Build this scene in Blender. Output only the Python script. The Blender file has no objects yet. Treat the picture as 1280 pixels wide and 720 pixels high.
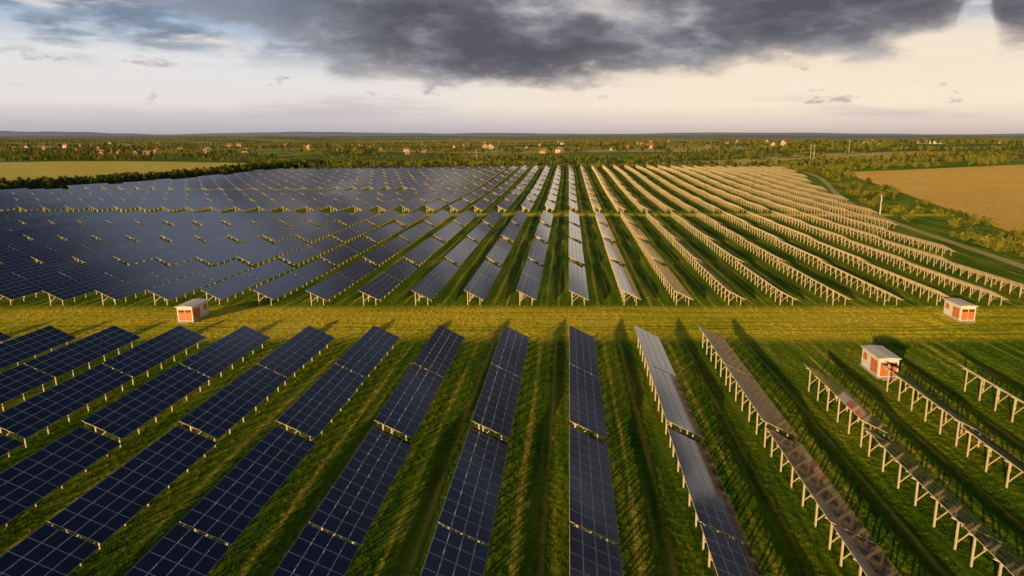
import bpy, math, random
import numpy as np
from mathutils import Vector, Matrix, noise
random.seed(7); np.random.seed(7)
S=bpy.context.scene
S.view_settings.view_transform='Standard'
S.view_settings.look='None'; S.view_settings.exposure=0; S.view_settings.gamma=1
COL=S.collection
SP=9.35
# ---------------------------------------------------------------- helpers
def sm(a,b,t):
    t=min(1,max(0,(t-a)/(b-a))); return t*t*(3-2*t)
def gz(x,y):
    """terrain height"""
    k=sm(240,520,y)
    h=k*(1.6*math.sin(x/95+0.6)+1.1*math.sin(y/70+x/160))
    k2=sm(800,2500,y)
    h+=k2*(5*math.sin(x/420+1)+4*math.sin(y/500+x/900))
    h+=sm(135,420,x)*sm(140,520,y)*(1-sm(900,2600,y))*12
    return h
def link(o,parent=None):
    COL.objects.link(o)
    if parent is not None: o.parent=parent
    return o
def mesh_obj(name,v,f,mats=(),midx=None,parent=None,smooth=False):
    me=bpy.data.meshes.new(name); me.from_pydata(v,[],f); me.update()
    for m in mats: me.materials.append(m)
    if midx is not None: me.polygons.foreach_set('material_index',midx)
    if smooth: me.polygons.foreach_set('use_smooth',[True]*len(me.polygons))
    return link(bpy.data.objects.new(name,me),parent)
class NT:
    def __init__(s,nt): s.t=nt; s.n=nt.nodes; s.l=nt.links
    def node(s,ty,**kw):
        n=s.n.new(ty)
        for k,v in kw.items(): setattr(n,k,v)
        return n
    def put(s,sock,v):
        if v is None: return
        if isinstance(v,bpy.types.NodeSocket): s.l.new(v,sock)
        else:
            if hasattr(sock.default_value,'__len__') and isinstance(v,(int,float)): v=[v]*len(sock.default_value)
            if hasattr(sock.default_value,'__len__') and len(sock.default_value)==4 and len(v)==3: v=(*v,1)
            sock.default_value=v
    def m(s,op,a,b=None,c=None,clamp=False):
        n=s.node('ShaderNodeMath',operation=op,use_clamp=clamp)
        for i,v in enumerate((a,b,c)):
            if v is not None: s.put(n.inputs[i],v)
        return n.outputs[0]
    def ss(s,v,a,b,lo=0,hi=1):
        n=s.node('ShaderNodeMapRange',interpolation_type='SMOOTHSTEP')
        s.put(n.inputs[0],v); n.inputs[1].default_value=a; n.inputs[2].default_value=b
        n.inputs[3].default_value=lo; n.inputs[4].default_value=hi
        return n.outputs[0]
    def mix(s,f,a,b,bt='MIX'):
        n=s.node('ShaderNodeMix',data_type='RGBA',blend_type=bt)
        s.put(n.inputs[0],f); s.put(n.inputs[6],a); s.put(n.inputs[7],b)
        return n.outputs[2]
    def noise(s,vec,scale,detail=4,rough=.55):
        n=s.node('ShaderNodeTexNoise'); s.put(n.inputs['Vector'],vec)
        n.inputs['Scale'].default_value=scale; n.inputs['Detail'].default_value=detail; n.inputs['Roughness'].default_value=rough
        return n.outputs[0]
    def vm(s,vec,mul):
        n=s.node('ShaderNodeVectorMath',operation='MULTIPLY'); s.put(n.inputs[0],vec); n.inputs[1].default_value=mul
        return n.outputs[0]
    def ramp(s,f,pts):
        n=s.node('ShaderNodeValToRGB'); s.put(n.inputs[0],f); e=n.color_ramp.elements
        while len(e)<len(pts): e.new(.5)
        for i,(p,c) in enumerate(pts): e[i].position=p; e[i].color=(*c,1)
        return n.outputs[0]
def newmat(name):
    m=bpy.data.materials.new(name); m.use_nodes=True
    t=NT(m.node_tree); b=m.node_tree.nodes['Principled BSDF']
    return m,t,b
def simple(name,col,rough=.7,metal=0,var=.15,scale=2.0,bump=0):
    m,t,b=newmat(name)
    g=t.node('ShaderNodeNewGeometry')
    n=t.noise(g.outputs['Position'],scale,3)
    c=t.mix(n,[x*(1-var) for x in col],[min(1,x*(1+var)) for x in col])
    t.put(b.inputs['Base Color'],c); b.inputs['Roughness'].default_value=rough; b.inputs['Metallic'].default_value=metal
    if bump:
        bn=t.node('ShaderNodeBump'); bn.inputs['Strength'].default_value=bump; t.put(bn.inputs['Height'],n); t.l.new(bn.outputs[0],b.inputs['Normal'])
    return m
# ---------------------------------------------------------------- grass colours (shared by sheet and tufts)
def grass_color(t,q=1):
    g=t.node('ShaderNodeNewGeometry'); P=g.outputs['Position']
    sx=t.node('ShaderNodeSeparateXYZ'); t.l.new(P,sx.inputs[0]); X,Y=sx.outputs[0],sx.outputs[1]
    big=t.noise(P,.035,3 if q else 1)
    st=t.noise(t.vm(P,(1.1,.05,0)),1.0,5 if q else 2,.65)      # streaks along the rows (mowing)
    sx2=t.noise(t.vm(P,(.05,.9,0)),1.0,4 if q else 2,.6)     # streaks across (lane)
    fine=t.noise(P,2.2,5 if q else 1,.7)
    wob=t.m('MULTIPLY',t.m('SUBTRACT',big,.5),6)
    fr=t.m('FRACT',t.m('DIVIDE',t.m('ADD',X,t.m('MULTIPLY',wob,.13)),SP))
    d1=t.m('ABSOLUTE',t.m('SUBTRACT',fr,.56)); d2=t.m('ABSOLUTE',t.m('SUBTRACT',fr,.80))
    tr=t.m('MAXIMUM',t.ss(d1,.045,.0),t.ss(d2,.045,.0))
    lane=t.m('MULTIPLY',t.ss(Y,95,101),t.ss(Y,120,115))
    lane2=t.m('MULTIPLY',t.ss(Y,254,256),t.ss(Y,266,263))
    lane=t.m('MAXIMUM',lane,lane2)
    v=t.m('ADD',t.m('MULTIPLY',st,.55),t.m('MULTIPLY',big,.35)); v=t.m('ADD',v,t.m('MULTIPLY',fine,.35))
    v=t.m('ADD',v,t.m('MULTIPLY',tr,t.m('MULTIPLY',st,.32)))
    # vehicle track along the lane
    yw=t.m('SUBTRACT',t.m('ADD',Y,wob),104)
    lt=t.m('MAXIMUM',t.ss(t.m('ABSOLUTE',t.m('SUBTRACT',yw,.9)),.45,.1),t.ss(t.m('ABSOLUTE',t.m('ADD',yw,.9)),.45,.1))
    lv=t.m('ADD',t.m('MULTIPLY',sx2,.6),t.m('ADD',t.m('MULTIPLY',fine,.35),t.m('MULTIPLY',big,.4)))
    lv=t.m('SUBTRACT',lv,t.m('MULTIPLY',lt,t.m('MULTIPLY',sx2,.26)))
    a=t.ramp(v,[(.43,(.028,.085,.003)),(.56,(.075,.165,.006)),(.68,(.20,.26,.012)),(.81,(.52,.40,.05))])
    b=t.ramp(lv,[(.42,(.12,.20,.008)),(.55,(.36,.38,.013)),(.70,(.80,.60,.035)),(.86,(.90,.62,.10))])
    c=t.mix(lane,a,b)
    return c,P,X,Y,fine,st,big
m_ground,t,b=newmat('ground')
c,P,X,Y,fine,st,big=grass_color(t)
far=t.m('MAXIMUM',t.ss(Y,585,620),t.m('MAXIMUM',t.ss(t.m('ABSOLUTE',X),330,350),t.ss(Y,-150,-250)))
vo=t.node('ShaderNodeTexVoronoi'); t.put(vo.inputs['Vector'],t.vm(P,(.0028,.0045,0))); vo.inputs['Scale'].default_value=1
sepc=t.node('ShaderNodeSeparateColor'); t.l.new(vo.outputs['Color'],sepc.inputs[0])
patch=t.ramp(sepc.outputs[0],[(.0,(.10,.16,.02)),(.4,(.2,.26,.03)),(.55,(.42,.40,.06)),(.75,(.7,.5,.15)),(.95,(.28,.32,.05))])
fn=t.noise(P,.02,4,.7)
patch=t.mix(t.ss(fn,.50,.66),patch,(.09,.13,.022))
c=t.mix(far,c,patch)
t.put(b.inputs['Base Color'],c); b.inputs['Roughness'].default_value=.95; b.inputs['Specular IOR Level'].default_value=.05
bn=t.node('ShaderNodeBump'); bn.inputs['Strength'].default_value=1; bn.inputs['Distance'].default_value=.5
hgt=t.noise(P,1.8,6,.8)
t.put(bn.inputs['Height'],hgt); t.l.new(bn.outputs[0],b.inputs['Normal'])
m_tuft,t,b=newmat('grass_blades')
c,P,X,Y,fine,st,big=grass_color(t,0)
oi=t.node('ShaderNodeObjectInfo')
c=t.mix(t.m('MULTIPLY',oi.outputs['Random'],.3),c,(.26,.33,.02))
df_=t.node('ShaderNodeBsdfDiffuse'); t.put(df_.inputs[0],c)
tl=t.node('ShaderNodeBsdfTranslucent'); t.put(tl.inputs[0],c)
ms=t.node('ShaderNodeMixShader'); ms.inputs[0].default_value=.35
t.l.new(df_.outputs[0],ms.inputs[1]); t.l.new(tl.outputs[0],ms.inputs[2]); t.l.new(ms.outputs[0],t.n['Material Output'].inputs[0])
# ---------------------------------------------------------------- ground sheet
def axis(neg,pos):
    a=[0]; s=6
    while a[-1]<pos:
        s=s if a[-1]<700 else s*1.12
        a.append(a[-1]+s)
    bb=[0]; s=6
    while bb[-1]>neg:
        s=s if bb[-1]>-400 else s*1.25
        bb.append(bb[-1]-s)
    return bb[:0:-1]+a
xs=axis(-700,40000); xs=[-v for v in xs[:0:-1] if v>0]+[v for v in xs if v>=0]
ys=axis(-9000,45000)
V=[(x,y,gz(x,y)) for y in ys for x in xs]; nx=len(xs)
F=[(j*nx+i,j*nx+i+1,(j+1)*nx+i+1,(j+1)*nx+i) for j in range(len(ys)-1) for i in range(nx-1)]
mesh_obj('ground',V,F,[m_ground],smooth=True)
def sheet(name,poly_l,poly_r,mat,lift,n=24,across=6):
    """ribbon between two polylines sampled together"""
    def samp(pl,u):
        s=u*(len(pl)-1); i=min(int(s),len(pl)-2); f=s-i
        return (pl[i][0]*(1-f)+pl[i+1][0]*f, pl[i][1]*(1-f)+pl[i+1][1]*f)
    V=[];F=[]
    for j in range(n+1):
        L=samp(poly_l,j/n); R=samp(poly_r,j/n)
        for i in range(across+1):
            q=i/across; x=L[0]*(1-q)+R[0]*q; y=L[1]*(1-q)+R[1]*q
            V.append((x,y,gz(x,y)+lift))
    w=across+1
    F=[(j*w+i,j*w+i+1,(j+1)*w+i+1,(j+1)*w+i) for j in range(n) for i in range(across)]
    return mesh_obj(name,V,F,[mat],smooth=True)
def fieldmat(name,c1,c2):
    m,t,b=newmat(name); g=t.node('ShaderNodeNewGeometry'); P=g.outputs['Position']
    n=t.m('ADD',t.m('MULTIPLY',t.noise(t.vm(P,(.25,.02,0)),1,5,.6),.6),t.m('MULTIPLY',t.noise(P,.03,6,.6),.4))
    t.put(b.inputs['Base Color'],t.mix(t.ss(n,.3,.7),c1,c2)); b.inputs['Roughness'].default_value=.95; b.inputs['Specular IOR Level'].default_value=.1
    bn=t.node('ShaderNodeBump'); bn.inputs['Distance'].default_value=.8; t.put(bn.inputs['Height'],t.noise(P,1.3,5,.7)); t.l.new(bn.outputs[0],b.inputs['Normal'])
    return m
m_field=fieldmat('dry_field',(1.0,.50,.08),(1.0,.66,.15))
m_field2=fieldmat('straw_field',(.62,.50,.07),(.85,.64,.12))
m_road=fieldmat('dirt',(.42,.36,.10),(.72,.52,.22))
sheet('wheat_field',[(120,120),(136,205),(153,270),(169,343),(182,420),(193,500)],[(640,120),(640,205),(640,270),(640,343),(640,420),(640,530)],m_field,.12,50,70)
sheet('straw_field',[(-900,430),(-900,560),(-900,720)],[(-322,430),(-312,560),(-300,720)],m_field2,.12,40,40)
rp=[(95+max(0,(y-118))*.19+6*math.sin(y/60),y) for y in range(-60,560,20)]
sheet('dirt_road',[(x-1.5,y) for x,y in rp],[(x+1.5,y) for x,y in rp],m_road,.06,60,4)
# ---------------------------------------------------------------- solar tables
m_mod,t,b=newmat('solar_module')
uv=t.node('ShaderNodeUVMap'); su=t.node('ShaderNodeSeparateXYZ'); t.l.new(uv.outputs[0],su.inputs[0])
U,Vv=su.outputs[0],su.outputs[1]
def edge(u,w):
    return t.m('LESS_THAN',t.m('SUBTRACT',.5,t.m('ABSOLUTE',t.m('SUBTRACT',u,.5))),w)
fu=t.m('FRACT',t.m('MULTIPLY',U,10)); fv=t.m('FRACT',t.m('MULTIPLY',Vv,6))
frame=t.m('MAXIMUM',edge(U,.014),edge(Vv,.024))
cell=t.m('MAXIMUM',edge(fu,.03),edge(fv,.03))
gm=t.node('ShaderNodeNewGeometry')
nz=t.noise(gm.outputs['Position'],.35,3)
base=t.mix(nz,(.0015,.004,.016),(.003,.008,.028))
c=t.mix(t.m('MULTIPLY',cell,.25),base,(.03,.05,.11))
c=t.mix(frame,c,(.46,.46,.46))
t.put(b.inputs['Base Color'],c)
t.put(b.inputs['Roughness'],t.m('ADD',t.m('MULTIPLY',nz,.06),t.m('MULTIPLY_ADD',frame,.3,.05)))
b.inputs['IOR'].default_value=1.5
m_back=simple('backsheet',(.62,.50,.36),.6,0,.08,1)
m_al=simple('aluminium_edge',(.66,.52,.36),.4,0,.1,3)
m_st=simple('galvanised_steel',(.66,.50,.31),.5,0,.2,3)
TILT=math.radians(27); CT,ST=math.cos(TILT),math.sin(TILT); ZH=2.75
def slope(s,y,off=0): return (s*CT+off*ST, y, ZH-s*ST+off*CT)
def build_table():
    V=[];F=[];M=[];UV=[]
    def box8(p,mats):
        i=len(V); V.extend(p)
        for f,mi,uvs in (((0,3,2,1),mats[0],None),((4,5,6,7),mats[1],1),((0,1,5,4),mats[2],None),((1,2,6,5),mats[2],None),((2,3,7,6),mats[2],None),((3,0,4,7),mats[2],None)):
            F.append(tuple(i+k for k in f)); M.append(mi)
            UV.extend([(0,0),(0,1),(1,1),(1,0)] if uvs else [(0.5,0.5)]*4)
    for a in range(4):
        for k in range(10):
            s0=a*1.02; s1=s0+.995; y0=k*1.672; y1=y0+1.65
            pb=[slope(s0,y0),slope(s1,y0),slope(s1,y1),slope(s0,y1)]
            pt=[slope(s0,y0,.045),slope(s1,y0,.045),slope(s1,y1,.045),slope(s0,y1,.045)]
            box8(pb+pt,(1,0,2))
    def beam(p,q,w,h=None):
        p=Vector(p);q=Vector(q);h=h or w
        d=(q-p).normalized(); up=Vector((0,1,0)) if abs(d.y)<.9 else Vector((0,0,1))
        r=d.cross(up).normalized(); u=r.cross(d).normalized()
        c=[(-1,-1),(1,-1),(1,1),(-1,1)]
        box8([tuple(p+r*a*w/2+u*bb*h/2) for a,bb in c]+[tuple(q+r*a*w/2+u*bb*h/2) for a,bb in c],(3,3,3))
    for s in (.45,1.5,2.55,3.6):
        beam(slope(s,-.12,-.05),slope(s,16.8,-.05),.07,.09)
    for k in range(6):
        y=.9+k*2.98
        beam(slope(.12,y,-.15),slope(3.95,y,-.15),.1,.09)
        rp=slope(.75,y,-.2); fp=slope(3.2,y,-.2)
        beam((rp[0],y,-1.2),rp,.13); beam((fp[0],y,-1.2),fp,.12)
        mid=slope(2.2,y,-.2); beam((rp[0],y,.45),mid,.07)
    me=bpy.data.meshes.new('solar_table'); me.from_pydata(V,[],F)
    for m in (m_mod,m_back,m_al,m_st): me.materials.append(m)
    me.polygons.foreach_set('material_index',M)
    ul=me.uv_layers.new(name='UVMap'); ul.data.foreach_set('uv',[c for p in UV for c in p])
    me.update(); return me
TM=build_table(); TL=16.95
def solar_row(k,starts,near=False):
    x=k*SP
    e=bpy.data.objects.new('solar_panel_row',None); e.empty_display_size=1; link(e); e.location=(x,starts[0],0)
    dz=0;dx=0;tl=0;ry=0
    for i,y in enumerate(starts):
        o=bpy.data.objects.new('table',TM); link(o,e)
        zc=gz(x+1.8,y+8.3)
        slp=(gz(x,y+16)-gz(x,y))/16
        idx=round((95-y)/TL) if near else i      # near: 1 = farthest
        first=(idx in (2,3,4,6)) if near else (i%2==0)
        if near:
            lvl={1:.30,2:.30,3:-.02,4:.0,5:.1,6:.1}[idx]
            if first or idx==5: dz=random.uniform(-.05,.05); dx=random.uniform(-.06,.06); tl=random.uniform(-.002,.002); ry=random.uniform(-.008,.008)
            z=.1+dz+lvl; tilt=-.002+tl*.3
        else:
            if first: dz=random.uniform(-.08,.08); dx=random.uniform(-.06,.06); tl=random.uniform(-.003,.003); ry=random.uniform(-.008,.008)
            tilt=slp-.014+tl
            z=zc+.14+dz+ (-.014+tl)*(0 if first else TL)*.9+.12
        o.location=(dx,y-starts[0],z)
        o.rotation_euler=(tilt,ry,0)
def xright(y): return 83+(y-118)*.2
for k in range(-22,9):
    st=[95-TL*n for n in range(1,7)]
    if k>=3: st=st[1:]
    solar_row(k,st[::-1],True)
for k in range(-31,14):
    st=[118+TL*n for n in range(8)]
    st=[y for y in st if k*SP<xright(y)+2]
    if k>=9: st=[y for y in st if y<=253]
    if st: solar_row(k,st)
for k in range(-32,19):
    y0=266 if k<9 else 255
    st=[y0+TL*n for n in range(19)]
    if k<-9: st=[y for y in st if not(366<y<384)]
    st=[y for y in st if k*SP<xright(y)+2 and k*SP>-296+max(0,(y-365))*.19+6]
    if st: solar_row(k,st)
# ---------------------------------------------------------------- kiosks
m_white=simple('white_panel',(.76,.68,.58),.6,0,.12,1.5)
m_red=simple('orange_red_paint',(.62,.17,.05),.55,0,.15,2)
m_roofk=simple('kiosk_roof',(.74,.62,.46),.6,0,.2,1.2)
m_conc=simple('concrete',(.36,.34,.3),.9,0,.2,2)
m_dark=simple('dark_opening',(.03,.03,.035),.4,0,.2,2)
def boxv(x0,x1,y0,y1,z0,z1): return [(x0,y0,z0),(x1,y0,z0),(x1,y1,z0),(x0,y1,z0),(x0,y0,z1),(x1,y0,z1),(x1,y1,z1),(x0,y1,z1)]
BF=[(0,3,2,1),(4,5,6,7),(0,1,5,4),(1,2,6,5),(2,3,7,6),(3,0,4,7)]
def box(name,parent,mat,*b):
    o=mesh_obj(name,boxv(*b),BF,[mat],parent=parent)
    bm=o.modifiers.new('bevel','BEVEL'); bm.width=.02; bm.segments=1
    return o
def kiosk(x,y,mirror=1):
    e=bpy.data.objects.new('transformer_kiosk',None); link(e); e.location=(x,y,gz(x,y))
    box('plinth',e,m_conc,-1.4,1.4,-.15,5.15,-.3,.18)
    box('walls',e,m_white,-1.25,1.25,0,5,.18,2.55)
    r=mesh_obj('roof',[(-1.42,-.2,2.55),(1.42,-.2,2.55),(1.42,5.2,2.55),(-1.42,5.2,2.55),(-1.42,-.2,2.68),(1.42,-.2,2.68),(1.42,5.2,2.68),(-1.42,5.2,2.68),(0,-.2,2.80),(0,5.2,2.80)],
      [(0,3,2,1),(0,1,5,8,4),(2,3,7,9,6),(4,8,9,7),(8,5,6,9),(1,2,6,5),(3,0,4,7)],[m_roofk],parent=e)
    for i,(a,b2) in enumerate(((-1.05,-.04),(.04,1.05))): box('end_door_%d'%i,e,m_red,a,b2,-.04,0.0,.3,2.15)
    for i,(a,b2) in enumerate(((-1.0,-.1),(.1,1.0))):box('vent_%d'%i,e,m_dark,a,b2,-.06,-.045,1.7,2.0)
    for s in (-1,1):
        for i,(a,b2) in enumerate(((.3,1.25),(1.3,2.25),(3.4,4.5))):
            xa,xb=sorted((s*1.25,s*1.29)); box('side_door_%d'%i,e,m_red,xa,xb,a,b2,.35 if i<2 else 1.2,2.15)
    for i in range(2): box('step_%d'%i,e,m_conc,-.9,.9,-.75+i*.3,-.45+i*.3,-.1,.05+.06*i)
    return e
kiosk(40.1,81.3); kiosk(65.3,108); kiosk(-62.5,107.5)
# ---------------------------------------------------------------- foliage
def leafmat(name,dark,light):
    m,t,b=newmat(name); oi=t.node('ShaderNodeObjectInfo'); g=t.node('ShaderNodeNewGeometry')
    n=t.noise(g.outputs['Position'],.5,2)
    f=t.m('ADD',t.m('MULTIPLY',oi.outputs['Random'],.6),t.m('MULTIPLY',n,.5))
    c=t.mix(f,dark,light)
    t.put(b.inputs['Base Color'],c); b.inputs['Roughness'].default_value=.85; b.inputs['Specular IOR Level'].default_value=.1
    return m
m_leaf=leafmat('foliage',(.07,.11,.012),(.36,.29,.03))
m_leafd=leafmat('foliage_dark',(.03,.052,.011),(.11,.13,.022))
m_leaff=leafmat('foliage_hazy',(.12,.13,.07),(.31,.25,.09))  # desaturated leaf colours stand in for distance haze on far trees
m_bark=simple('bark',(.12,.085,.055),.9,0,.3,5)
def tree_mesh(name,seed,leafm,crown_w=.36,crown_h=.42,nl=420,trunk=True,leaf=.055):
    """unit-height tree"""
    R=random.Random(seed); V=[];F=[];M=[]
    def tube(p,q,r0,r1,n=5):
        p=Vector(p);q=Vector(q);d=(q-p).normalized(); a=d.orthogonal().normalized(); b=d.cross(a); i=len(V)
        for c,r in((p,r0),(q,r1)):
            for k in range(n):
                w=2*math.pi*k/n; V.append(tuple(c+a*math.cos(w)*r+b*math.sin(w)*r))
        for k in range(n): F.append((i+k,i+(k+1)%n,i+n+(k+1)%n,i+n+k)); M.append(1)
    lobes=[]
    if trunk:
        tube((0,0,-.05),(.01,0,.45),.028,.018); tube((.01,0,.45),(0,.01,.8),.018,.006)
    for k in range(9):
        w=R.uniform(0,6.28); rr=R.uniform(.25,1)*crown_w*.62; z=R.uniform(.32 if trunk else .2,.85)
        rr*=1-abs(z-.5)*.7
        c=(rr*math.cos(w),rr*math.sin(w),z); lobes.append((c,R.uniform(.1,.17)*crown_w/.36))
        if trunk: tube((0,0,z*.6),c,.011,.004,4)
    lobes.append(((0,0,.86),.11)); 
    for k in range(nl):
        c,r=R.choice(lobes); v=Vector((R.gauss(0,1),R.gauss(0,1),R.gauss(0,1))).normalized()
        p=Vector(c)+v*r*R.uniform(.65,1.1); p.z=max(.05,p.z)
        nrm=(v+Vector((R.uniform(-.7,.7),R.uniform(-.7,.7),R.uniform(-.4,.8)))).normalized()
        a=nrm.orthogonal().normalized(); a.rotate(Matrix.Rotation(R.uniform(0,6.28),3,nrm)); b=nrm.cross(a); s=leaf*R.uniform(.5,1.2)
        i=len(V); V.extend([tuple(p-a*s*.6-b*s*.5),tuple(p+a*s*.5-b*s*.35),tuple(p+a*s*.4+b*s*.55),tuple(p-a*s*.45+b*s*.4)]); F.append((i,i+1,i+2,i+3)); M.append(0)
    me=bpy.data.meshes.new(name); me.from_pydata(V,[],F); me.materials.append(leafm); me.materials.append(m_bark)
    me.polygons.foreach_set('material_index',M); return me
def scatter(name,child,me,pts):
    V=[];F=[]
    for (x,y,z,s) in pts:
        w=random.uniform(0,6.28); i=len(V)
        for k in range(4):
            V.append((x+math.cos(w+k*math.pi/2)*s*.7071,y+math.sin(w+k*math.pi/2)*s*.7071,z))
        F.append((i,i+1,i+2,i+3))
    if not F: return
    o=mesh_obj(name,V,F); o.instance_type='FACES'; o.use_instance_faces_scale=True
    o.show_instancer_for_render=False; o.show_instancer_for_viewport=False
    c=bpy.data.objects.new(child,me); link(c,o)
trees=[tree_mesh('tree_a',1,m_leaf),tree_mesh('tree_b',2,m_leaf,.45),tree_mesh('tree_c',3,m_leafd,.34),tree_mesh('tree_d',4,m_leaf,.28),
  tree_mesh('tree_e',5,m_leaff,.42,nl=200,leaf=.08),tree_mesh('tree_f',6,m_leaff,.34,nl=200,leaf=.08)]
bushes=[tree_mesh('bush_a',11,m_leaf,.62,nl=300,trunk=False,leaf=.08),tree_mesh('bush_b',12,m_leafd,.7,nl=300,trunk=False,leaf=.08)]
def infield(x,y):
    if 100<y<515 and x>118+ (y-120)*.21: return True
    if 430<y<720 and -900<x<-300: return True
    return False
houses=[]
R=random.Random(5)
tries=0
while len(houses)<150 and tries<9000:
    tries+=1
    d=R.uniform(1050,2700); x=R.uniform(-.85,.68)*d
    n=noise.noise(Vector((x/260,d/200,3.3)))
    lim=-.05 if x<0 else .2
    if n<lim: continue
    if any(abs(x-h[0])<16 and abs(d-h[1])<20 for h in houses): continue
    houses.append((x,d,R.uniform(0,3.14),R.uniform(.6,1.0)))
pts=[[] for _ in trees]
for i in range(38000):
    d=595*math.exp(random.random()*math.log(8)); x=random.uniform(-.98,.86)*d
    n=noise.noise(Vector((x/150,d/110,0)))+.5*noise.noise(Vector((x/35,d/45,5)))
    thr=-.08 if d<700 else .07
    if d>2500: thr=.0
    if n<thr or infield(x,d): continue
    if d<620 and -260<x<160: continue
    s=random.uniform(3.5,6.5) if d<1000 else random.uniform(5,9.5)
    if any(abs(x-h[0])<6 and -10<(d-h[1])<6 for h in houses): continue
    j=random.choices(range(4),(3,2.5,4 if n<.3 else 8,2))[0]
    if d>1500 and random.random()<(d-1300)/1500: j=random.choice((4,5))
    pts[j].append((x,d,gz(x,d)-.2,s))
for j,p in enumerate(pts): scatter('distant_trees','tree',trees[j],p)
hp=[[],[]]; ht=[]
for i in range(900):
    y=random.uniform(150,690); x=-303+max(0,(y-365))*.19+random.gauss(-6,3)
    hp[random.choice((0,1,1,1))].append((x,y,gz(x,y)-.3,random.uniform(4,7)))
    if i%3==0: ht.append((x-3,y,gz(x,y)-.2,random.uniform(5,8)))
scatter('hedgerow','bush',bushes[0],hp[0]); scatter('hedgerow','bush',bushes[1],hp[1]); scatter('hedgerow','tree',trees[2],ht)
bp=[[],[]]
for i in range(1500):
    y=random.uniform(90,560); r=95+max(0,(y-118))*.19+6*math.sin(y/60); f=118+(y-120)*.21
    x=random.uniform(r+5,max(f+2,r+9))
    if noise.noise(Vector((x/14,y/25,1)))<-.02: continue
    bp[random.choice((0,0,0,1))].append((x,y,gz(x,y)-.2,random.uniform(1.2,3.5)))
for i in range(900):
    y=random.uniform(515,620); x=random.uniform(170,620)
    if noise.noise(Vector((x/40,y/25,1)))<.0: continue
    bp[0].append((x,y,gz(x,y)-.2,random.uniform(2,5)))
for i in range(160):
    y=random.uniform(588,600); x=random.uniform(-250,165); bp[random.choice((0,1))].append((x,y,gz(x,y)-.2,random.uniform(2.0,4)))
scatter('roadside_bushes','bush',bushes[0],bp[0]); scatter('roadside_bushes','bush',bushes[1],bp[1])
def tuft(seed):
    R=random.Random(seed);V=[];F=[]
    for k in range(22):
        w=R.uniform(0,6.28); r=R.uniform(0,.5); x=r*math.cos(w); y=r*math.sin(w); a=R.uniform(0,6.28); h=R.uniform(.2,.5)
        lx=R.uniform(-.18,.18); ly=R.uniform(-.18,.18); bw=.045
        i=len(V); V.extend([(x-bw*math.cos(a),y-bw*math.sin(a),0),(x+bw*math.cos(a),y+bw*math.sin(a),0),(x+lx,y+ly,h)]); F.append((i,i+1,i+2))
    me=bpy.data.meshes.new('tuft'); me.from_pydata(V,[],F); me.materials.append(m_tuft); return me
for sd in (1,2):
    p=[]
    for i in range(34000):
        y=30+95*random.random()**1.1; x=random.uniform(-.9,.75)*(y+12)
        if noise.noise(Vector((x/1.6,y/14,sd)))<-.15 : continue
        p.append((x,y,-.02,random.uniform(.25,.62)))
    scatter('grass_tufts','grass_tuft',tuft(sd),p)
# ---------------------------------------------------------------- village
m_wall=simple('plaster_wall',(.58,.42,.28),.9,0,.2,.03); m_brick=simple('brick_wall',(.40,.19,.1),.9,0,.25,.05)
m_tile=simple('red_roof_tile',(.38,.14,.07),.8,0,.3,.04); m_grey=simple('grey_roof',(.25,.2,.17),.8,0,.3,.05)
def house_mesh(w,l,h,rh,mw,mr):
    V=boxv(-w/2,w/2,-l/2,l/2,-1,h); F=list(BF); M=[0]*6
    i=len(V); o=.5
    V+=[(-w/2-o,-l/2-o,h-.25),(w/2+o,-l/2-o,h-.25),(w/2+o,l/2+o,h-.25),(-w/2-o,l/2+o,h-.25),(0,-l/2-o,h+rh),(0,l/2+o,h+rh)]
    F+=[(i,i+4,i+5,i+3),(i+1,i+2,i+5,i+4),(i,i+1,i+4),(i+2,i+3,i+5),(i,i+3,i+2,i+1)]; M+=[1,1,0,0,1]
    i=len(V); V+=boxv(w*.15,w*.15+.7,0,.7,h,h+rh+.9); F+=[tuple(i+k for k in f) for f in BF]; M+=[0]*6
    for yy in (-l/2-.03,l/2+.03):
        for xx in (-w*.28,w*.1):
            for zz in ([1] if h<4 else [1,3.8]):
                i=len(V); V+=[(xx,yy,zz),(xx+1.3,yy,zz),(xx+1.3,yy,zz+1.3),(xx,yy,zz+1.3)]; F.append((i,i+1,i+2,i+3)); M.append(2)
    for xx in (-w/2-.03,w/2+.03):
        for yy in (-l*.35,-l*.05,l*.25):
            i=len(V); V+=[(xx,yy,1),(xx,yy+1.3,1),(xx,yy+1.3,2.3),(xx,yy,2.3)]; F.append((i,i+1,i+2,i+3)); M.append(2)
    me=bpy.data.meshes.new('house'); me.from_pydata(V,[],F)
    for m in (mw,mr,m_dark): me.materials.append(m)
    me.polygons.foreach_set('material_index',M); return me
HM=[house_mesh(9,12,3.2,3.5,m_wall,m_tile),house_mesh(10,11,6,3.6,m_brick,m_tile),house_mesh(8,14,3.4,3,m_brick,m_grey),house_mesh(10,13,6.2,4,m_wall,m_tile)]
for (x,y,r,s) in houses:
    j=random.randrange(4)
    o=bpy.data.objects.new(['village_house','brick_house','brick_house','village_house'][j],HM[j]); link(o); o.location=(x,y,gz(x,y)); o.rotation_euler=(0,0,r); o.scale=(s,s,s)
m_wb=simple('white_cladding',(.8,.74,.62),.7,0,.05,.1)
hall=house_mesh(50,18,7,1.5,m_wb,m_wb)
for (x,y) in((835,1620),):
    o=bpy.data.objects.new('warehouse',hall); link(o); o.location=(x,y,gz(x,y))
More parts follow.
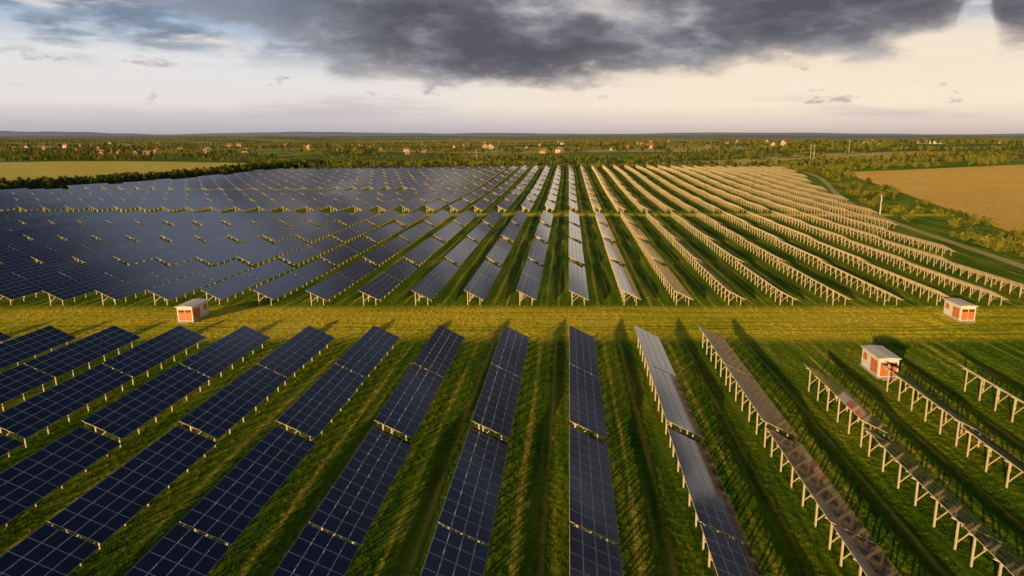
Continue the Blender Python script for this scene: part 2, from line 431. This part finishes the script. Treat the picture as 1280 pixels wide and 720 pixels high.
def upole(x,y,h):
    e=bpy.data.objects.new('utility_pole',None); link(e); e.location=(x,y,gz(x,y))
    V=[];F=[]
    for z,r in((-.5,.22),(h,.13)):
        for k in range(8): V.append((r*math.cos(k*.785),r*math.sin(k*.785),z))
    F=[(k,(k+1)%8,8+(k+1)%8,8+k) for k in range(8)]+[tuple(range(8,16))]
    mesh_obj('pole',V,F,[m_white],parent=e)
    if h>8:
        box('crossarm_1',e,m_conc,-2,2,-.1,.1,h-1,h-.8); box('crossarm_2',e,m_conc,-1.4,1.4,-.1,.1,h-2.4,h-2.2)
    else: box('lamp_arm',e,m_st,-.9,.0,-.05,.05,h-.15,h-.02)
upole(240,690,17); upole(247,700,17); upole(119.5,262,7.5); upole(330,820,15); upole(-120,900,13)
# ---------------------------------------------------------------- hills
m_h1=simple('hill_forest_haze',(.30,.33,.40),1,0,.12,.002); m_h2=simple('hill_forest',(.20,.20,.15),1,0,.3,.004)  # farthest ridges have bluish distance haze mixed into their base colour
def ridge(name,y,base,amp,mat,seed,xlo,xhi):
    V=[];F=[];n=220
    for i in range(n+1):
        x=xlo+(xhi-xlo)*i/n
        f=math.sin(math.pi*i/n)**.5
        h=(base+amp*noise.noise(Vector((x/3500,seed,0)))+amp*.3*noise.noise(Vector((x/700,seed,4))))*f
        V+=[(x,y-2500,-5),(x,y-900,max(2,h*.6)),(x,y,max(4,h)),(x,y+1500,-5)]
    for i in range(n):
        for k in range(3): F.append((i*4+k,i*4+4+k,i*4+5+k,i*4+k+1))
    return mesh_obj(name,V,F,[mat],smooth=True)
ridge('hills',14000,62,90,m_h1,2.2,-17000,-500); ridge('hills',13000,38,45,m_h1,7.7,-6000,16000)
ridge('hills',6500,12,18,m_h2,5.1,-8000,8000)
# ---------------------------------------------------------------- sky
EL=10; AZ=30
w=bpy.data.worlds.new('World'); S.world=w; w.use_nodes=True
t=NT(w.node_tree); bg=t.n['Background']
sky=t.node('ShaderNodeTexSky',sky_type='NISHITA'); sky.sun_disc=False
sky.sun_elevation=math.radians(EL); sky.sun_rotation=math.radians(180+AZ); sky.dust_density=2
tc=t.node('ShaderNodeTexCoord'); D=tc.outputs['Generated']
sp=t.node('ShaderNodeSeparateXYZ'); t.l.new(D,sp.inputs[0])
az=t.m('MULTIPLY',t.m('ARCTAN2',sp.outputs[0],sp.outputs[1]),57.2958)
el=t.m('MULTIPLY',t.m('ARCSINE',sp.outputs[2]),57.2958)
n1=t.noise(t.vm(D,(3,3,7)),2.0,7,.55)
n2=t.noise(t.vm(D,(3,3,9)),4.5,8,.58)
n3=t.noise(t.vm(D,(1.6,1.6,13)),1.6,6,.55)
n4=t.noise(t.vm(D,(2.5,2.5,6)),1.3,5,.5)
n5=t.noise(t.vm(D,(2.2,2.2,14)),2.6,7,.6)
e1=t.m('DIVIDE',el,16)
left=t.ramp(e1,[(0,(.47,.44,.49)),(.05,(.58,.54,.58)),(.14,(.84,.78,.75)),(.34,(.80,.80,.82)),(.50,(.36,.49,.67)),(1,(.24,.34,.52))])
right=t.ramp(e1,[(0,(.60,.49,.46)),(.05,(.78,.64,.57)),(.14,(1.0,.83,.65)),(.42,(.95,.80,.64)),(.55,(.60,.64,.70)),(1,(.34,.42,.54))])
hz=t.mix(t.ss(az,-26,16),left,right)
blue=t.m('MULTIPLY',t.ss(t.m('ADD',n1,t.m('MULTIPLY',n5,.6)),.70,.86),t.m('MULTIPLY',t.ss(el,4,7),t.ss(az,8,-14,.35,.9)))
hz=t.mix(blue,hz,(.18,.23,.32))
hz=t.mix(t.m('MULTIPLY',t.ss(n5,.54,.70),t.m('MULTIPLY',t.ss(el,2,5),.75)),hz,(.92,.86,.82))
hz=t.mix(t.m('MULTIPLY',t.ss(n3,.50,.64),t.m('MULTIPLY',t.ss(el,.8,1.6),t.ss(el,4.5,2.5,0,.5))),hz,(.50,.45,.49))
lf=t.ss(az,3,-9)
hz=t.mix(t.ss(el,20,24),hz,t.mix(lf,(.13,.16,.24),(.50,.58,.74)))
hz=t.mix(t.ss(el,28,35),hz,(.06,.09,.18))
fc=t.node('ShaderNodeFloatCurve'); cv=fc.mapping.curves[0]
pts=[(-60,11),(-42,12),(-34,9.6),(-26,7.3),(-20,5.9),(-17,4.8),(-14,4.3),(-4,3.5),(3,3.9),(7,4.8),(18,5.2),(25,6.2),(28.2,7.4),(29.2,9.6),(30.3,7.2),(31.5,5.6),(34,5.4),(42,6.5),(60,10)]
cv.points[0].location=((-60+60)/120,11/20); cv.points[1].location=(1,10/20)
for a,e in pts[1:-1]: cv.points.new((a+60)/120,e/20)
fc.mapping.update()
t.put(fc.inputs['Value'],t.m('DIVIDE',t.m('ADD',az,60),120,clamp=True))
edge_=t.m('MULTIPLY',fc.outputs[0],20)
df=t.m('SUBTRACT',t.m('ADD',el,t.m('MULTIPLY',t.m('SUBTRACT',n1,.5),5)),edge_)
df=t.m('ADD',df,t.m('MULTIPLY',t.m('SUBTRACT',n2,.5),3.6))
mask=t.ss(df,-.6,1.4)
mask=t.m('MULTIPLY',mask,t.ss(el,24,20))
inner=t.m('ADD',t.m('MULTIPLY',n2,.5),t.m('MULTIPLY',n4,.7))
dc=t.ramp(inner,[(.50,(.098,.10,.12)),(.59,(.155,.155,.18)),(.67,(.28,.28,.31)),(.78,(.55,.52,.51))])
rim=t.ss(df,2.2,.1)
dc=t.mix(t.m('MULTIPLY',rim,.45),dc,(.38,.33,.33))
dc=t.mix(t.ss(az,-12,-26,0,.5),dc,(.33,.40,.52))
colr=t.mix(mask,hz,dc)
sc=t.m('MULTIPLY',t.ss(n2,.60,.68),t.m('MULTIPLY',t.ss(el,1.4,2.4),t.ss(el,6,4.4)))
colr=t.mix(t.m('MULTIPLY',sc,.7),colr,(.42,.38,.40))
bg.inputs['Strength'].default_value=.08; t.l.new(sky.outputs[0],bg.inputs[0])
bg2=t.node('ShaderNodeBackground'); t.put(bg2.inputs[0],colr); bg2.inputs[1].default_value=1.0
cov=t.m('MAXIMUM',mask,t.ss(el,37,30,.55,.94))
ms=t.node('ShaderNodeMixShader'); t.put(ms.inputs[0],cov); t.l.new(bg.outputs[0],ms.inputs[1]); t.l.new(bg2.outputs[0],ms.inputs[2])
t.l.new(ms.outputs[0],t.n['World Output'].inputs[0])
# ---------------------------------------------------------------- sun
sl=bpy.data.lights.new('sun','SUN'); sl.energy=5; sl.angle=math.radians(.5); sl.color=(1,.72,.32)
so=bpy.data.objects.new('sun',sl); link(so)
e=math.radians(EL); a=math.radians(AZ)
to=Vector((-math.sin(a)*math.cos(e),-math.cos(a)*math.cos(e),math.sin(e)))
so.rotation_euler=to.to_track_quat('Z','Y').to_euler(); so.location=(-60,-100,60)
# ---------------------------------------------------------------- camera
cd=bpy.data.cameras.new('camera'); cd.sensor_width=36; cd.lens=24; cd.clip_end=80000; cd.clip_start=.5
cd.shift_x=-71/1280
co=bpy.data.objects.new('camera',cd); link(co); co.location=(0,0,30); co.rotation_euler=(math.radians(90-12.7),0,0)
S.camera=co
